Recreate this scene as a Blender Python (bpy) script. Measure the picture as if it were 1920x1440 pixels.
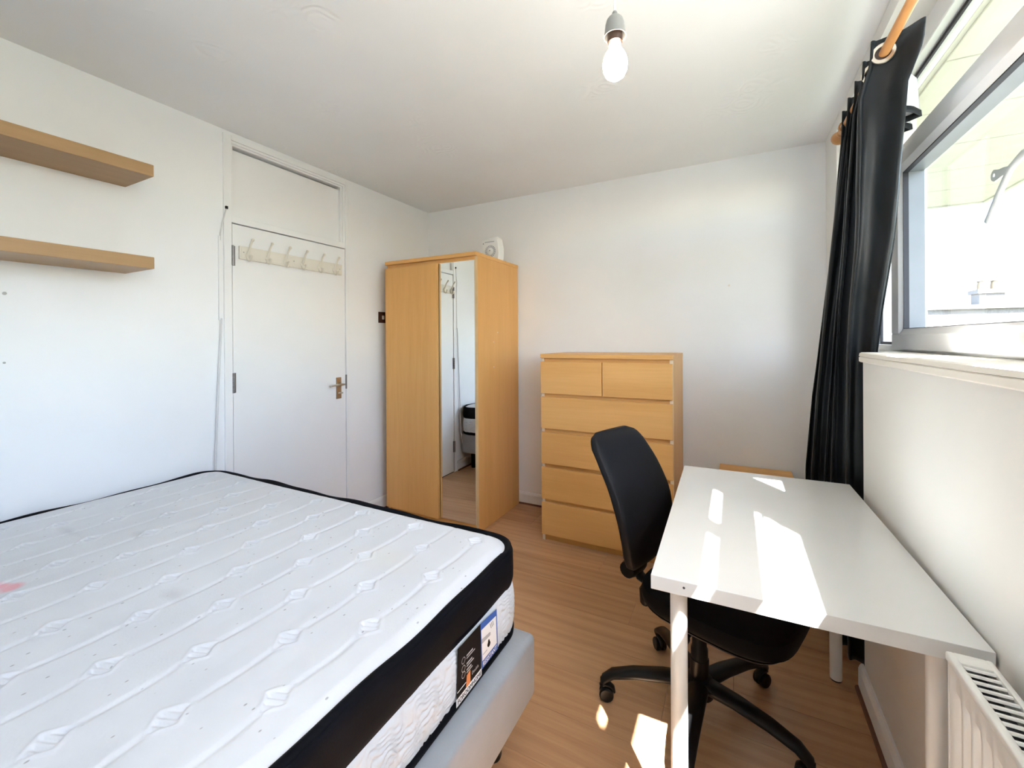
import bpy, bmesh, math, random
import numpy as np
from mathutils import Vector, Matrix

for _o in list(bpy.data.objects):
    bpy.data.objects.remove(_o)
SC = bpy.context.scene
COL = SC.collection
random.seed(7)
RNG = np.random.default_rng(7)
PI = math.pi

# ------------------------------------------------------------------ camera, world, sun, exposure
F_PX, YAW, ROLL, PITCH, CAM_H, SHIFT = 800.945, 0.4806, 0.0065, 0.0013, 1.3101, -80.48
cd = bpy.data.cameras.new('camera')
cd.sensor_width = 36.0
cd.lens = F_PX / 1920.0 * 36.0
cd.shift_y = SHIFT / 1920.0
cd.clip_start = 0.02
cam = bpy.data.objects.new('camera', cd)
COL.objects.link(cam)
_R = Vector((math.cos(YAW), math.sin(YAW), 0))
_F0 = Vector((-math.sin(YAW), math.cos(YAW), 0))
_F = _F0 * math.cos(PITCH) + Vector((0, 0, -math.sin(PITCH)))
_U = Vector((0, 0, math.cos(PITCH))) + _F0 * math.sin(PITCH)
_Rc = _R * math.cos(ROLL) - _U * math.sin(ROLL)
_Uc = _U * math.cos(ROLL) + _R * math.sin(ROLL)
cam.matrix_world = Matrix(((_Rc.x, _Uc.x, -_F.x, 0), (_Rc.y, _Uc.y, -_F.y, 0), (_Rc.z, _Uc.z, -_F.z, CAM_H), (0, 0, 0, 1)))
SC.camera = cam

SUN_DIR = Vector((-0.48, 0.635, -1.0)).normalized()      # the way the sunlight travels
SUN_POWER = 33.0
SKY_POWER = 0.62
EXPOSURE = 1.67

world = bpy.data.worlds.new('sky')
SC.world = world
world.use_nodes = True
wn = world.node_tree
wn.nodes.clear()
wo = wn.nodes.new('ShaderNodeOutputWorld')
wb = wn.nodes.new('ShaderNodeBackground')
ws = wn.nodes.new('ShaderNodeTexSky')
ws.sky_type = 'NISHITA'
ws.sun_disc = False
ws.sun_elevation = math.asin(-SUN_DIR.z)
ws.sun_rotation = math.atan2(-SUN_DIR.x, -SUN_DIR.y)
ws.air_density = 1.0
ws.dust_density = 1.6
ws.ozone_density = 1.0
wb.inputs['Strength'].default_value = SKY_POWER
wn.links.new(ws.outputs['Color'], wb.inputs['Color'])
wn.links.new(wb.outputs['Background'], wo.inputs['Surface'])

sl = bpy.data.lights.new('sun', 'SUN')
sl.energy = SUN_POWER
sl.angle = math.radians(0.53)
sl.color = (1.0, 0.98, 0.95)
sun = bpy.data.objects.new('sun', sl)
COL.objects.link(sun)
sun.rotation_euler = SUN_DIR.to_track_quat('-Z', 'Y').to_euler()
sun.location = (4, -5, 8)

SC.view_settings.view_transform = 'Standard'
SC.view_settings.look = 'None'
SC.view_settings.gamma = 1.0
SC.view_settings.use_curve_mapping = False
SC.view_settings.exposure = EXPOSURE
SC.cycles.max_bounces = 7
SC.cycles.diffuse_bounces = 5
SC.cycles.glossy_bounces = 4
SC.cycles.transparent_max_bounces = 10
SC.cycles.use_adaptive_sampling = True
SC.cycles.adaptive_threshold = 0.06
SC.cycles.caustics_reflective = False
SC.cycles.caustics_refractive = False

# ------------------------------------------------------------------ materials
def srgb(r, g, b):
    def f(c):
        c /= 255.0
        return c / 12.92 if c <= 0.04045 else ((c + 0.055) / 1.055) ** 2.4
    return (f(r), f(g), f(b), 1.0)

class NT:
    def __init__(s, name):
        s.m = bpy.data.materials.new(name)
        s.m.use_nodes = True
        s.t = s.m.node_tree
        s.t.nodes.clear()
        s.out = s.t.nodes.new('ShaderNodeOutputMaterial')
        s.p = s.t.nodes.new('ShaderNodeBsdfPrincipled')
        s.t.links.new(s.p.outputs[0], s.out.inputs[0])
        s._co = None
    def n(s, typ, **kw):
        nd = s.t.nodes.new(typ)
        for k, v in kw.items():
            setattr(nd, k, v)
        return nd
    def l(s, a, b):
        s.t.links.new(a, b)
    def co(s):
        if s._co is None:
            s._co = s.n('ShaderNodeTexCoord')
        return s._co.outputs['Object']
    def vec(s, scale, loc=(0, 0, 0), rand=False):
        mp = s.n('ShaderNodeMapping')
        mp.inputs['Scale'].default_value = scale
        mp.inputs['Location'].default_value = loc
        src = s.co()
        if rand:
            oi = s.n('ShaderNodeObjectInfo')
            mul = s.n('ShaderNodeMath', operation='MULTIPLY')
            mul.inputs[1].default_value = 37.0
            s.l(oi.outputs['Random'], mul.inputs[0])
            ad = s.n('ShaderNodeVectorMath', operation='ADD')
            s.l(src, ad.inputs[0]); s.l(mul.outputs[0], ad.inputs[1])
            src = ad.outputs[0]
        s.l(src, mp.inputs['Vector'])
        return mp.outputs[0]
    def noise(s, scale, vec=None, detail=3.0, rough=0.5, dist=0.0):
        nd = s.n('ShaderNodeTexNoise')
        nd.inputs['Scale'].default_value = scale
        nd.inputs['Detail'].default_value = detail
        nd.inputs['Roughness'].default_value = rough
        nd.inputs['Distortion'].default_value = dist
        s.l(vec if vec is not None else s.co(), nd.inputs['Vector'])
        return nd.outputs['Fac']
    def ramp(s, fac, stops):
        r = s.n('ShaderNodeValToRGB')
        e = r.color_ramp.elements
        while len(e) < len(stops):
            e.new(0.5)
        for el, (p, c) in zip(e, stops):
            el.position = p
            el.color = c if len(c) == 4 else (*c, 1)
        s.l(fac, r.inputs[0])
        return r.outputs[0]
    def mix(s, fac, a, b, mode='MIX'):
        m = s.n('ShaderNodeMix', data_type='RGBA', blend_type=mode)
        for sock, v in ((m.inputs['Factor'], fac), (m.inputs['A'], a), (m.inputs['B'], b)):
            pass
        def put(i, v):
            if isinstance(v, (int, float, tuple)):
                m.inputs[i].default_value = v
            else:
                s.l(v, m.inputs[i])
        put(0, fac); put(6, a); put(7, b)
        return m.outputs[2]
    def base(s, v, rough=0.5, metal=0.0, spec=0.5, coat=0.0, sheen=0.0):
        if isinstance(v, tuple):
            s.p.inputs['Base Color'].default_value = v
        else:
            s.l(v, s.p.inputs['Base Color'])
        s.p.inputs['Roughness'].default_value = rough
        s.p.inputs['Metallic'].default_value = metal
        s.p.inputs['Specular IOR Level'].default_value = spec
        s.p.inputs['Coat Weight'].default_value = coat
        s.p.inputs['Sheen Weight'].default_value = sheen
        return s
    def bump(s, h, strength=0.3, dist=0.01):
        b = s.n('ShaderNodeBump')
        b.inputs['Strength'].default_value = strength
        b.inputs['Distance'].default_value = dist
        s.l(h, b.inputs['Height'])
        s.l(b.outputs[0], s.p.inputs['Normal'])
        return s

M = {}
def plain(name, col, rough=0.5, metal=0.0, spec=0.5, coat=0.0, var=0.04, bump=0.0, bscale=60.0):
    t = NT(name)
    f = t.noise(9.0, detail=2)
    c1 = tuple(min(1, c * (1 - var)) for c in col[:3]) + (1,)
    c2 = tuple(min(1, c * (1 + var)) for c in col[:3]) + (1,)
    t.base(t.ramp(f, [(0.3, c1), (0.7, c2)]), rough, metal, spec, coat)
    if bump:
        t.bump(t.noise(bscale, detail=1), bump, 0.004)
    M[name] = t.m
    return t.m

def wall_mat(name, col, scale, strength, dist):
    t = NT(name)
    f = t.noise(2.2, detail=2)
    c1 = tuple(c * 0.965 for c in col[:3]) + (1,)
    t.base(t.ramp(f, [(0.3, c1), (0.65, col)]), 0.62, 0, 0.3)
    if strength:
        t.bump(t.noise(scale, detail=1, rough=0.6), strength, dist)
    M[name] = t.m
wall_mat('wall_paint', (0.88, 0.887, 0.90, 1), 38, 0, 0)
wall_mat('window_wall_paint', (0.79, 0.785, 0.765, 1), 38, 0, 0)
wall_mat('trim_paint', (0.875, 0.88, 0.885, 1), 30, 0, 0)
wall_mat('cream_paint', (0.83, 0.80, 0.74, 1), 30, 0, 0)
# textured ceiling with swirled ridges
t = NT('ceiling_paint')
v = t.n('ShaderNodeTexVoronoi', feature='F1')
v.inputs['Scale'].default_value = 9.0
v.inputs['Randomness'].default_value = 1.0
dn = t.n('ShaderNodeTexNoise'); dn.inputs['Scale'].default_value = 5.0
t.l(t.co(), dn.inputs['Vector'])
va = t.n('ShaderNodeVectorMath', operation='ADD')
vs = t.n('ShaderNodeVectorMath', operation='SCALE'); vs.inputs['Scale'].default_value = 0.12
t.l(dn.outputs['Color'], vs.inputs[0]); t.l(t.co(), va.inputs[0]); t.l(vs.outputs[0], va.inputs[1])
t.l(va.outputs[0], v.inputs['Vector'])
sn = t.n('ShaderNodeMath', operation='SINE')
mu = t.n('ShaderNodeMath', operation='MULTIPLY'); mu.inputs[1].default_value = 26.0
t.l(v.outputs['Distance'], mu.inputs[0]); t.l(mu.outputs[0], sn.inputs[0])
fm = t.noise(6.0, detail=2)
mm = t.n('ShaderNodeMath', operation='MULTIPLY')
mk = t.ramp(t.noise(3.0, detail=2), [(0.56, (0, 0, 0)), (0.70, (1, 1, 1))])
t.l(sn.outputs[0], mm.inputs[0]); t.l(mk, mm.inputs[1])
ad = t.n('ShaderNodeMath', operation='ADD'); t.l(mm.outputs[0], ad.inputs[0]); t.l(fm, ad.inputs[1])
t.base(t.ramp(t.noise(1.5), [(0.3, (0.84, 0.85, 0.86)), (0.7, (0.875, 0.885, 0.895))]), 0.7, 0, 0.25)
t.bump(ad.outputs[0], 0.20, 0.006)
M['ceiling_paint'] = t.m

def wood(name, dark, mid, light, axis, rough=0.42, band=2.2, rand=True, coat=0.0, grain=1.0):
    t = NT(name)
    st = [14.0, 14.0, 14.0]; st['xyz'.index(axis)] = 0.9
    f1 = t.noise(1.6 * grain, t.vec(tuple(st), rand=rand), detail=6, rough=0.62, dist=0.6)
    st2 = [60.0, 60.0, 60.0]; st2['xyz'.index(axis)] = 2.0
    f2 = t.noise(2.0 * grain, t.vec(tuple(st2), rand=rand), detail=3)
    st3 = [band, band, band]; st3['xyz'.index(axis)] = 0.15
    f3 = t.noise(1.6, t.vec(tuple(st3), rand=rand), detail=1)
    c = t.ramp(f1, [(0.25, dark), (0.5, mid), (0.75, light)])
    c = t.mix(0.35, c, t.ramp(f2, [(0.3, dark), (0.7, light)]))
    c = t.mix(0.35, c, t.ramp(f3, [(0.42, dark), (0.52, mid), (0.6, light)]))
    t.base(c, rough, 0, 0.4, coat)
    M[name] = t.m
B = ((0.66, 0.335, 0.098, 1), (0.74, 0.395, 0.125, 1), (0.80, 0.455, 0.165, 1))
wood('birch_upright', *B, 'z')
wood('birch_cross', *B, 'x')
wood('birch_deep', *B, 'y')
wood('shelf_oak', (0.31, 0.18, 0.078, 1), (0.37, 0.22, 0.098, 1), (0.43, 0.265, 0.125, 1), 'y')
plain('birch_edge', (0.80, 0.68, 0.50, 1), 0.5)
plain('birch_lip', (0.66, 0.46, 0.24, 1), 0.45)
# floor laminate: grain along x with cathedral figure
t = NT('laminate')
oi = t.n('ShaderNodeObjectInfo')
vec = t.vec((0.5, 4.5, 4.5), rand=True)
f1 = t.noise(2.2, vec, detail=5, rough=0.6, dist=1.1)
wv = t.n('ShaderNodeTexWave', wave_type='BANDS', bands_direction='Y')
wv.inputs['Scale'].default_value = 1.6; wv.inputs['Distortion'].default_value = 9.0
wv.inputs['Detail'].default_value = 3.0; wv.inputs['Detail Scale'].default_value = 0.9
t.l(t.vec((0.5, 4.0, 4.0), rand=True), wv.inputs['Vector'])
f2 = t.noise(3.0, t.vec((2.0, 60.0, 60.0), rand=True), detail=3)
L1, L2, L3 = (0.38, 0.20, 0.100, 1), (0.53, 0.30, 0.158, 1), (0.66, 0.41, 0.235, 1)
c = t.ramp(f1, [(0.28, L1), (0.5, L2), (0.72, L3)])
c = t.mix(0.28, c, t.ramp(wv.outputs['Fac'], [(0.1, L1), (0.6, L3)]))
c = t.mix(0.22, c, t.ramp(f2, [(0.3, L1), (0.7, L3)]))
c = t.mix(0.30, c, t.ramp(oi.outputs['Random'], [(0.0, L1), (0.5, L2), (1.0, L3)]))
t.base(c, 0.34, 0, 0.45)
M['laminate'] = t.m
plain('dark_void', (0.012, 0.011, 0.010, 1), 0.9)
plain('red_brown', (0.16, 0.065, 0.035, 1), 0.5)
plain('white_laminate', (0.74, 0.745, 0.745, 1), 0.20, spec=0.5, var=0.01)
plain('white_gloss', (0.84, 0.835, 0.81, 1), 0.28, var=0.015)
plain('white_metal', (0.82, 0.82, 0.80, 1), 0.3, var=0.02)
plain('cable_white', (0.66, 0.66, 0.67, 1), 0.4)
plain('upvc', (0.82, 0.83, 0.85, 1), 0.25, var=0.01)
plain('arm_grey', (0.80, 0.79, 0.78, 1), 0.4)
plain('spacer_grey', (0.20, 0.22, 0.25, 1), 0.4)
plain('gasket', (0.018, 0.020, 0.03, 1), 0.6)
plain('cream_hook', (0.74, 0.70, 0.61, 1), 0.28, var=0.02)
plain('cream_board', (0.78, 0.745, 0.665, 1), 0.45, var=0.02)
plain('steel', (0.50, 0.49, 0.47, 1), 0.28, metal=1.0)
plain('hinge_steel', (0.26, 0.25, 0.25, 1), 0.35, metal=1.0)
plain('brass_steel', (0.45, 0.36, 0.27, 1), 0.3, metal=1.0)
plain('black_plastic', (0.007, 0.007, 0.008, 1), 0.42, spec=0.25, var=0.1)
plain('black_leather', (0.006, 0.006, 0.008, 1), 0.55, spec=0.22, var=0.1, bump=0.10, bscale=220)
plain('black_fabric', (0.004, 0.004, 0.005, 1), 0.85, spec=0.15, var=0.2, bump=0.2, bscale=300)
plain('grey_leatherette', (0.34, 0.375, 0.425, 1), 0.5, var=0.06, bump=0.12, bscale=120)
plain('border_fabric', (0.003, 0.0035, 0.006, 1), 0.7, spec=0.12, var=0.2, bump=0.2, bscale=400)
plain('lining', (0.80, 0.80, 0.82, 1), 0.8, var=0.02)
plain('rod_wood', (0.52, 0.25, 0.085, 1), 0.4, var=0.12)
plain('eyelet_metal', (0.62, 0.57, 0.50, 1), 0.3, metal=1.0)
plain('grey_plastic', (0.42, 0.42, 0.40, 1), 0.45)
plain('holder_grey', (0.26, 0.26, 0.25, 1), 0.45)
plain('brown_plastic', (0.035, 0.014, 0.007, 1), 0.35)
plain('switch_brown', (0.055, 0.020, 0.013, 1), 0.35)
plain('fan_white', (0.80, 0.80, 0.78, 1), 0.4)
plain('fan_grey', (0.42, 0.42, 0.43, 1), 0.6)
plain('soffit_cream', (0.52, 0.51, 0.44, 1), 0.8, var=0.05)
plain('far_brick', (0.17, 0.16, 0.155, 1), 0.9, var=0.15)
plain('far_pot', (0.15, 0.12, 0.08, 1), 0.9)
plain('ground', (0.075, 0.08, 0.06, 1), 0.95, var=0.3)
plain('label_blue', (0.035, 0.12, 0.46, 1), 0.5, var=0.02)
plain('label_white', (0.85, 0.86, 0.88, 1), 0.5, var=0.01)
plain('label_black', (0.004, 0.004, 0.006, 1), 0.55, spec=0.1, var=0.05)
plain('label_grey', (0.42, 0.42, 0.44, 1), 0.5, var=0.02)
plain('label_orange', (0.75, 0.24, 0.07, 1), 0.5, var=0.02)
plain('curtain_hem', (0.010, 0.013, 0.018, 1), 0.8)
t = NT('curtain_velvet')
f = t.noise(22.0, t.vec((1, 1, 0.12)), detail=4)
t.base(t.ramp(f, [(0.35, (0.005, 0.007, 0.009, 1)), (0.75, (0.012, 0.015, 0.019, 1))]), 0.45, 0, 0.30, 0, 0.22)
t.p.inputs['Sheen Roughness'].default_value = 0.35
t.p.inputs['Sheen Tint'].default_value = (0.45, 0.55, 0.65, 1)
t.bump(t.noise(90, detail=3), 0.12, 0.002)
M['curtain_velvet'] = t.m
t = NT('mirror_glass')
t.base((0.90, 0.92, 0.91, 1), 0.01, 1.0)
M['mirror_glass'] = t.m
t = NT('window_glass')
tr = t.n('ShaderNodeBsdfTransparent'); tr.inputs[0].default_value = (0.97, 0.985, 0.98, 1)
gl = t.n('ShaderNodeBsdfGlossy'); gl.inputs['Roughness'].default_value = 0.0
fr = t.n('ShaderNodeLayerWeight'); fr.inputs['Blend'].default_value = 0.5
pw = t.n('ShaderNodeMath', operation='POWER'); pw.inputs[1].default_value = 5.0
ml = t.n('ShaderNodeMath', operation='MULTIPLY_ADD'); ml.inputs[1].default_value = 0.80; ml.inputs[2].default_value = 0.035
t.l(fr.outputs['Facing'], pw.inputs[0]); t.l(pw.outputs[0], ml.inputs[0])
ms = t.n('ShaderNodeMixShader')
t.l(ml.outputs[0], ms.inputs[0]); t.l(tr.outputs[0], ms.inputs[1]); t.l(gl.outputs[0], ms.inputs[2])
t.l(ms.outputs[0], t.out.inputs[0])
M['window_glass'] = t.m
t = NT('lit_bulb')
t.base((0.9, 0.88, 0.84, 1), 0.3)
t.p.inputs['Emission Color'].default_value = (1.0, 0.87, 0.70, 1)
t.p.inputs['Emission Strength'].default_value = 34.0
M['lit_bulb'] = t.m
# mattress ticking: white knit with flecks, a pink smear and grey scuffs
t = NT('ticking')
vo = t.n('ShaderNodeTexVoronoi', feature='F1'); vo.inputs['Scale'].default_value = 40.0
t.l(t.vec((1.0, 0.62, 1.0)), vo.inputs['Vector'])
dot = t.ramp(vo.outputs['Distance'], [(0.065, (1, 1, 1)), (0.105, (0, 0, 0))])
keep = t.ramp(vo.outputs['Color'], [(0.22, (0, 0, 0)), (0.26, (1, 1, 1))])
mk = t.mix(1.0, dot, keep, 'MULTIPLY')
basec = t.ramp(t.noise(2.0, detail=5), [(0.35, (0.67, 0.68, 0.71, 1)), (0.65, (0.73, 0.74, 0.765, 1))])
c = t.mix(mk, basec, (0.42, 0.42, 0.43, 1))
def blob(cx, cy, rx, ry, soft):
    mp = t.n('ShaderNodeMapping')
    mp.inputs['Location'].default_value = (-cx / rx, -cy / ry, 0)
    mp.inputs['Scale'].default_value = (1 / rx, 1 / ry, 0)
    dn = t.n('ShaderNodeTexNoise'); dn.inputs['Scale'].default_value = 14.0
    t.l(t.co(), dn.inputs['Vector'])
    sc_ = t.n('ShaderNodeVectorMath', operation='SCALE'); sc_.inputs['Scale'].default_value = 0.03
    t.l(dn.outputs['Color'], sc_.inputs[0])
    a_ = t.n('ShaderNodeVectorMath', operation='ADD'); t.l(t.co(), a_.inputs[0]); t.l(sc_.outputs[0], a_.inputs[1])
    t.l(a_.outputs[0], mp.inputs['Vector'])
    ln = t.n('ShaderNodeVectorMath', operation='LENGTH'); t.l(mp.outputs[0], ln.inputs[0])
    return t.ramp(ln.outputs['Value'], [(max(0.0, 1 - soft), (1, 1, 1)), (1.0, (0, 0, 0))])
BX, BY = -1.55, 0.29          # centre of the mattress, its local origin
for q in ((-1.722, .408), (-1.765, .392), (-1.81, .375)):
    c = t.mix(blob(q[0] - BX, q[1] - BY, 0.038, 0.030, 0.55), c, (0.76, 0.42, 0.47, 1))
c = t.mix(blob(-1.735 - BX, 0.325 - BY, 0.035, 0.018, 0.7), c, (0.76, 0.58, 0.60, 1))
for q in ((-2.06, 0.625, 0.10, 0.022), (-1.80, 0.725, 0.045, 0.030), (-1.30, 0.60, 0.06, 0.03)):
    g = blob(q[0] - BX, q[1] - BY, q[2], q[3], 0.9)
    mg = t.n('ShaderNodeMath', operation='MULTIPLY'); mg.inputs[1].default_value = 0.45
    t.l(g, mg.inputs[0])
    c = t.mix(mg.outputs[0], c, (0.50, 0.51, 0.54, 1))
g = blob(-0.94 - BX, 0.99 - BY, 0.16, 0.08, 0.95)
mg = t.n('ShaderNodeMath', operation='MULTIPLY'); mg.inputs[1].default_value = 0.35
t.l(g, mg.inputs[0])
c = t.mix(mg.outputs[0], c, (0.74, 0.70, 0.60, 1))
t.base(c, 0.8, 0, 0.2)
vb = t.n('ShaderNodeTexVoronoi', feature='F1'); vb.inputs['Scale'].default_value = 170.0
t.l(t.co(), vb.inputs['Vector'])
t.bump(vb.outputs['Distance'], 0.12, 0.0015)
M['ticking'] = t.m
plain('side_ticking', (0.68, 0.72, 0.77, 1), 0.75, var=0.02)

# ------------------------------------------------------------------ builders
class MB:
    """Collects geometry in world coordinates."""
    def __init__(s):
        s.v = []; s.f = []
    def add(s, v, f):
        o = len(s.v)
        s.v += [tuple(p) for p in v]
        s.f += [tuple(i + o for i in q) for q in f]
        return s
    def box(s, x0, x1, y0, y1, z0, z1, bev=0.0, seg=2):
        if bev <= 0:
            v = [(x, y, z) for x in (x0, x1) for y in (y0, y1) for z in (z0, z1)]
            return s.add(v, [(0, 1, 3, 2), (4, 6, 7, 5), (0, 4, 5, 1), (2, 3, 7, 6), (0, 2, 6, 4), (1, 5, 7, 3)])
        bm = bmesh.new()
        bmesh.ops.create_cube(bm, size=1.0)
        for q in bm.verts:
            q.co = Vector(((x0 + x1) / 2 + q.co.x * (x1 - x0), (y0 + y1) / 2 + q.co.y * (y1 - y0), (z0 + z1) / 2 + q.co.z * (z1 - z0)))
        bmesh.ops.bevel(bm, geom=list(bm.edges), offset=bev, segments=seg, affect='EDGES', profile=0.5)
        return s.bm(bm)
    def bm(s, bm):
        bm.verts.index_update()
        s.add([v.co[:] for v in bm.verts], [tuple(v.index for v in f.verts) for f in bm.faces])
        bm.free()
        return s
    def lathe(s, prof, c=(0, 0, 0), axis=(0, 0, 1), n=24, cap=True):
        """prof: (radius, height) pairs along axis from c."""
        ax = Vector(axis).normalized()
        q = ax.to_track_quat('Z', 'Y')
        v = []; f = []
        for r, h in prof:
            for k in range(n):
                a = 2 * PI * k / n
                v.append(tuple(Vector(c) + q @ Vector((r * math.cos(a), r * math.sin(a), h))))
        for i in range(len(prof) - 1):
            for k in range(n):
                a, b = i * n + k, i * n + (k + 1) % n
                f.append((a, b, b + n, a + n))
        if cap:
            f.append(tuple(range(n - 1, -1, -1)))
            f.append(tuple(range((len(prof) - 1) * n, len(prof) * n)))
        return s.add(v, f)
    def cyl(s, a, b, r, n=16, r2=None):
        a = Vector(a); b = Vector(b)
        return s.lathe([(r, 0), (r if r2 is None else r2, (b - a).length)], a, b - a, n)
    def tube(s, pts, rad, n=10, close=False, flat=1.0, up=(0, 0, 1)):
        """sweep of an ellipse; rad a number or one per point; flat squashes the binormal."""
        P = [Vector(p) for p in pts]
        m = len(P)
        R = rad if isinstance(rad, (list, tuple)) else [rad] * m
        v = []; f = []
        prev = None
        for i in range(m):
            if close:
                d = P[(i + 1) % m] - P[i - 1]
            else:
                d = P[min(i + 1, m - 1)] - P[max(i - 1, 0)]
            d.normalize()
            u = Vector(up) if prev is None else prev
            u = u - d * u.dot(d)
            if u.length < 1e-4:
                u = d.orthogonal()
            u.normalize(); prev = u.copy()
            w = d.cross(u)
            for k in range(n):
                a = 2 * PI * k / n
                v.append(tuple(P[i] + u * (math.cos(a) * R[i] * flat) + w * (math.sin(a) * R[i])))
        for i in range(m if close else m - 1):
            j = (i + 1) % m
            for k in range(n):
                f.append((i * n + k, i * n + (k + 1) % n, j * n + (k + 1) % n, j * n + k))
        if not close:
            f.append(tuple(range(n - 1, -1, -1))); f.append(tuple(range((m - 1) * n, m * n)))
        return s.add(v, f)
    def grid(s, A, closed_u=False, closed_v=False):
        """A: array (nu, nv, 3)"""
        nu, nv = A.shape[:2]
        f = []
        for i in range(nu if closed_u else nu - 1):
            for j in range(nv if closed_v else nv - 1):
                f.append((i * nv + j, ((i + 1) % nu) * nv + j, ((i + 1) % nu) * nv + (j + 1) % nv, i * nv + (j + 1) % nv))
        return s.add(A.reshape(-1, 3).tolist(), f)
    def prism(s, poly, axis, lo, hi):
        """poly: 2-D outline in the two other axes (in xyz order), extruded along axis."""
        n = len(poly); v = []
        for h in (lo, hi):
            for a, b in poly:
                p = [a, b]; p.insert('xyz'.index(axis), h); v.append(tuple(p))
        f = [tuple(range(n - 1, -1, -1)), tuple(range(n, 2 * n))]
        f += [(i, (i + 1) % n, n + (i + 1) % n, n + i) for i in range(n)]
        return s.add(v, f)

def link_mesh(name, mb, mat, parent=None, smooth=False, local=False, auto=40):
    """One object; vertices come in world coordinates unless local."""
    me = bpy.data.meshes.new(name)
    V = np.array(mb.v, dtype=np.float64).reshape(-1, 3)
    loc = Vector((0, 0, 0))
    if parent is not None:
        if not local:
            r = parent
            while r.parent:
                r = r.parent
            V = V - np.array(r.location)
    elif not local:
        loc = Vector(((V[:, 0].min() + V[:, 0].max()) / 2, (V[:, 1].min() + V[:, 1].max()) / 2, V[:, 2].min()))
        V = V - np.array(loc)
    me.from_pydata([tuple(p) for p in V], [], mb.f)
    bm = bmesh.new(); bm.from_mesh(me)
    bmesh.ops.recalc_face_normals(bm, faces=bm.faces)
    bm.to_mesh(me); bm.free()
    me.materials.append(M[mat] if isinstance(mat, str) else mat)
    if smooth:
        me.polygons.foreach_set('use_smooth', [True] * len(me.polygons))
        if auto:
            me.set_sharp_from_angle(angle=math.radians(auto))
    o = bpy.data.objects.new(name, me)
    COL.objects.link(o)
    o.location = loc
    if parent is not None:
        o.parent = parent
    return o

def tag(o, label, cat, group=None, kind=None):
    o['label'] = label; o['category'] = cat
    if group: o['group'] = group
    if kind: o['kind'] = kind
    return o
def thing(name, loc, label, cat, group=None, rz=0.0, kind=None):
    o = bpy.data.objects.new(name, None)
    o.empty_display_size = 0.1
    COL.objects.link(o)
    o.location = loc; o.rotation_euler = (0, 0, rz)
    return tag(o, label, cat, group, kind)
def dup(o, parent, loc=None):
    c = o.copy(); COL.objects.link(c)
    c.parent = parent
    if loc is not None: c.location = loc
    for ch in o.children:
        dup(ch, c)
    return c
def smoothstep(a, b, x):
    t = np.clip((x - a) / (b - a), 0, 1)
    return t * t * (3 - 2 * t)
def interp(tab, x):
    return np.interp(x, [p[0] for p in tab], [p[1] for p in tab])

# ------------------------------------------------------------------ the room
XL, XR, XB, YB, YR, H = -2.463, 0.481, 0.42, 3.095, -1.30, 2.472
DJ0, DJ1 = 1.335, 2.178                      # door opening in the left wall
BOX_END = 2.00                               # far end of the boxing below the window
WY0, WY1 = -1.0, 2.79                        # window opening

fl = tag(link_mesh('floor', MB().box(XL - .1, .8, YR - .1, YB + .1, -.12, -.009), 'dark_void'),
         'warm brown wood laminate floor with planks running across the room', 'floor', kind='structure')
PW, PL = 0.193, 1.286
row = 0
y = YR
while y < YB:
    y1 = min(y + PW, YB)
    x = XL - random.choice((0.12, 0.55, 0.98, 0.34, 0.8))
    while x < XR:
        a, b = max(x, XL), min(x + PL, XR)
        if b - a > 0.02:
            p = link_mesh('plank', MB().box(a + .0006, b - .0006, y + .0006, y1 - .0006, -.0088, 0.0), 'laminate', fl)
        x += PL
    y += PW
    row += 1

tag(link_mesh('ceiling', MB().box(XL - .12, XR + .02, YR - .12, YB + .12, H, H + .1), 'ceiling_paint'),
    'off-white ceiling with a swirled plaster texture', 'ceiling', kind='structure')
mb = MB()
mb.box(XL - .12, XL, YR - .12, DJ0, -.009, H).box(XL - .12, XL, DJ1, YB, -.009, H).box(XL - .12, XL, DJ0, DJ1, 2.452, H)
wl = tag(link_mesh('wall_left', mb, 'wall_paint'), 'white painted wall with the door and the two floating shelves', 'wall', kind='structure')
wbk = tag(link_mesh('wall_back', MB().box(XL - .12, .80, YB, YB + .12, -.009, H), 'wall_paint'),
          'white painted wall behind the wardrobe and the chest of drawers', 'wall', kind='structure')
tag(link_mesh('wall_rear', MB().box(XL - .12, .80, YR - .12, YR, -.009, H), 'wall_paint'),
    'white painted wall behind the viewer', 'wall', kind='structure')
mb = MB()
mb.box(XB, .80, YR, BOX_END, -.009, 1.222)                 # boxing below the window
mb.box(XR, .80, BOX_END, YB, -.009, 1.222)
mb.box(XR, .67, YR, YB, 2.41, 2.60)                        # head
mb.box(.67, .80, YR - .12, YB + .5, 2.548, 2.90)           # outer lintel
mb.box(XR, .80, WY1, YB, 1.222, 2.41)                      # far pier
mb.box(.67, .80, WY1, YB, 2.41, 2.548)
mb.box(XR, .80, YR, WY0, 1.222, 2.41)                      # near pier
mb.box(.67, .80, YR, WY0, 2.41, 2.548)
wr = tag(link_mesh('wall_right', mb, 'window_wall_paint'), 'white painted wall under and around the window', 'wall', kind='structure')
# small wall marks
link_mesh('wall_plug', MB().lathe([(.0, .0), (.006, 0), (.006, .003), (.0, .004)], (XL, .549, 1.502), (1, 0, 0), 10, False), 'grey_plastic', wl)
link_mesh('wall_plug', MB().lathe([(.0, .0), (.004, 0), (.004, .003), (.0, .004)], (XL, .547, 1.238), (1, 0, 0), 10, False), 'grey_plastic', wl)
link_mesh('wall_plug', MB().lathe([(.0, .0), (.007, 0), (.007, .003), (.0, .004)], (-.031, YB, 1.657), (0, -1, 0), 10, False), 'cream_board', wbk)

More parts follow.
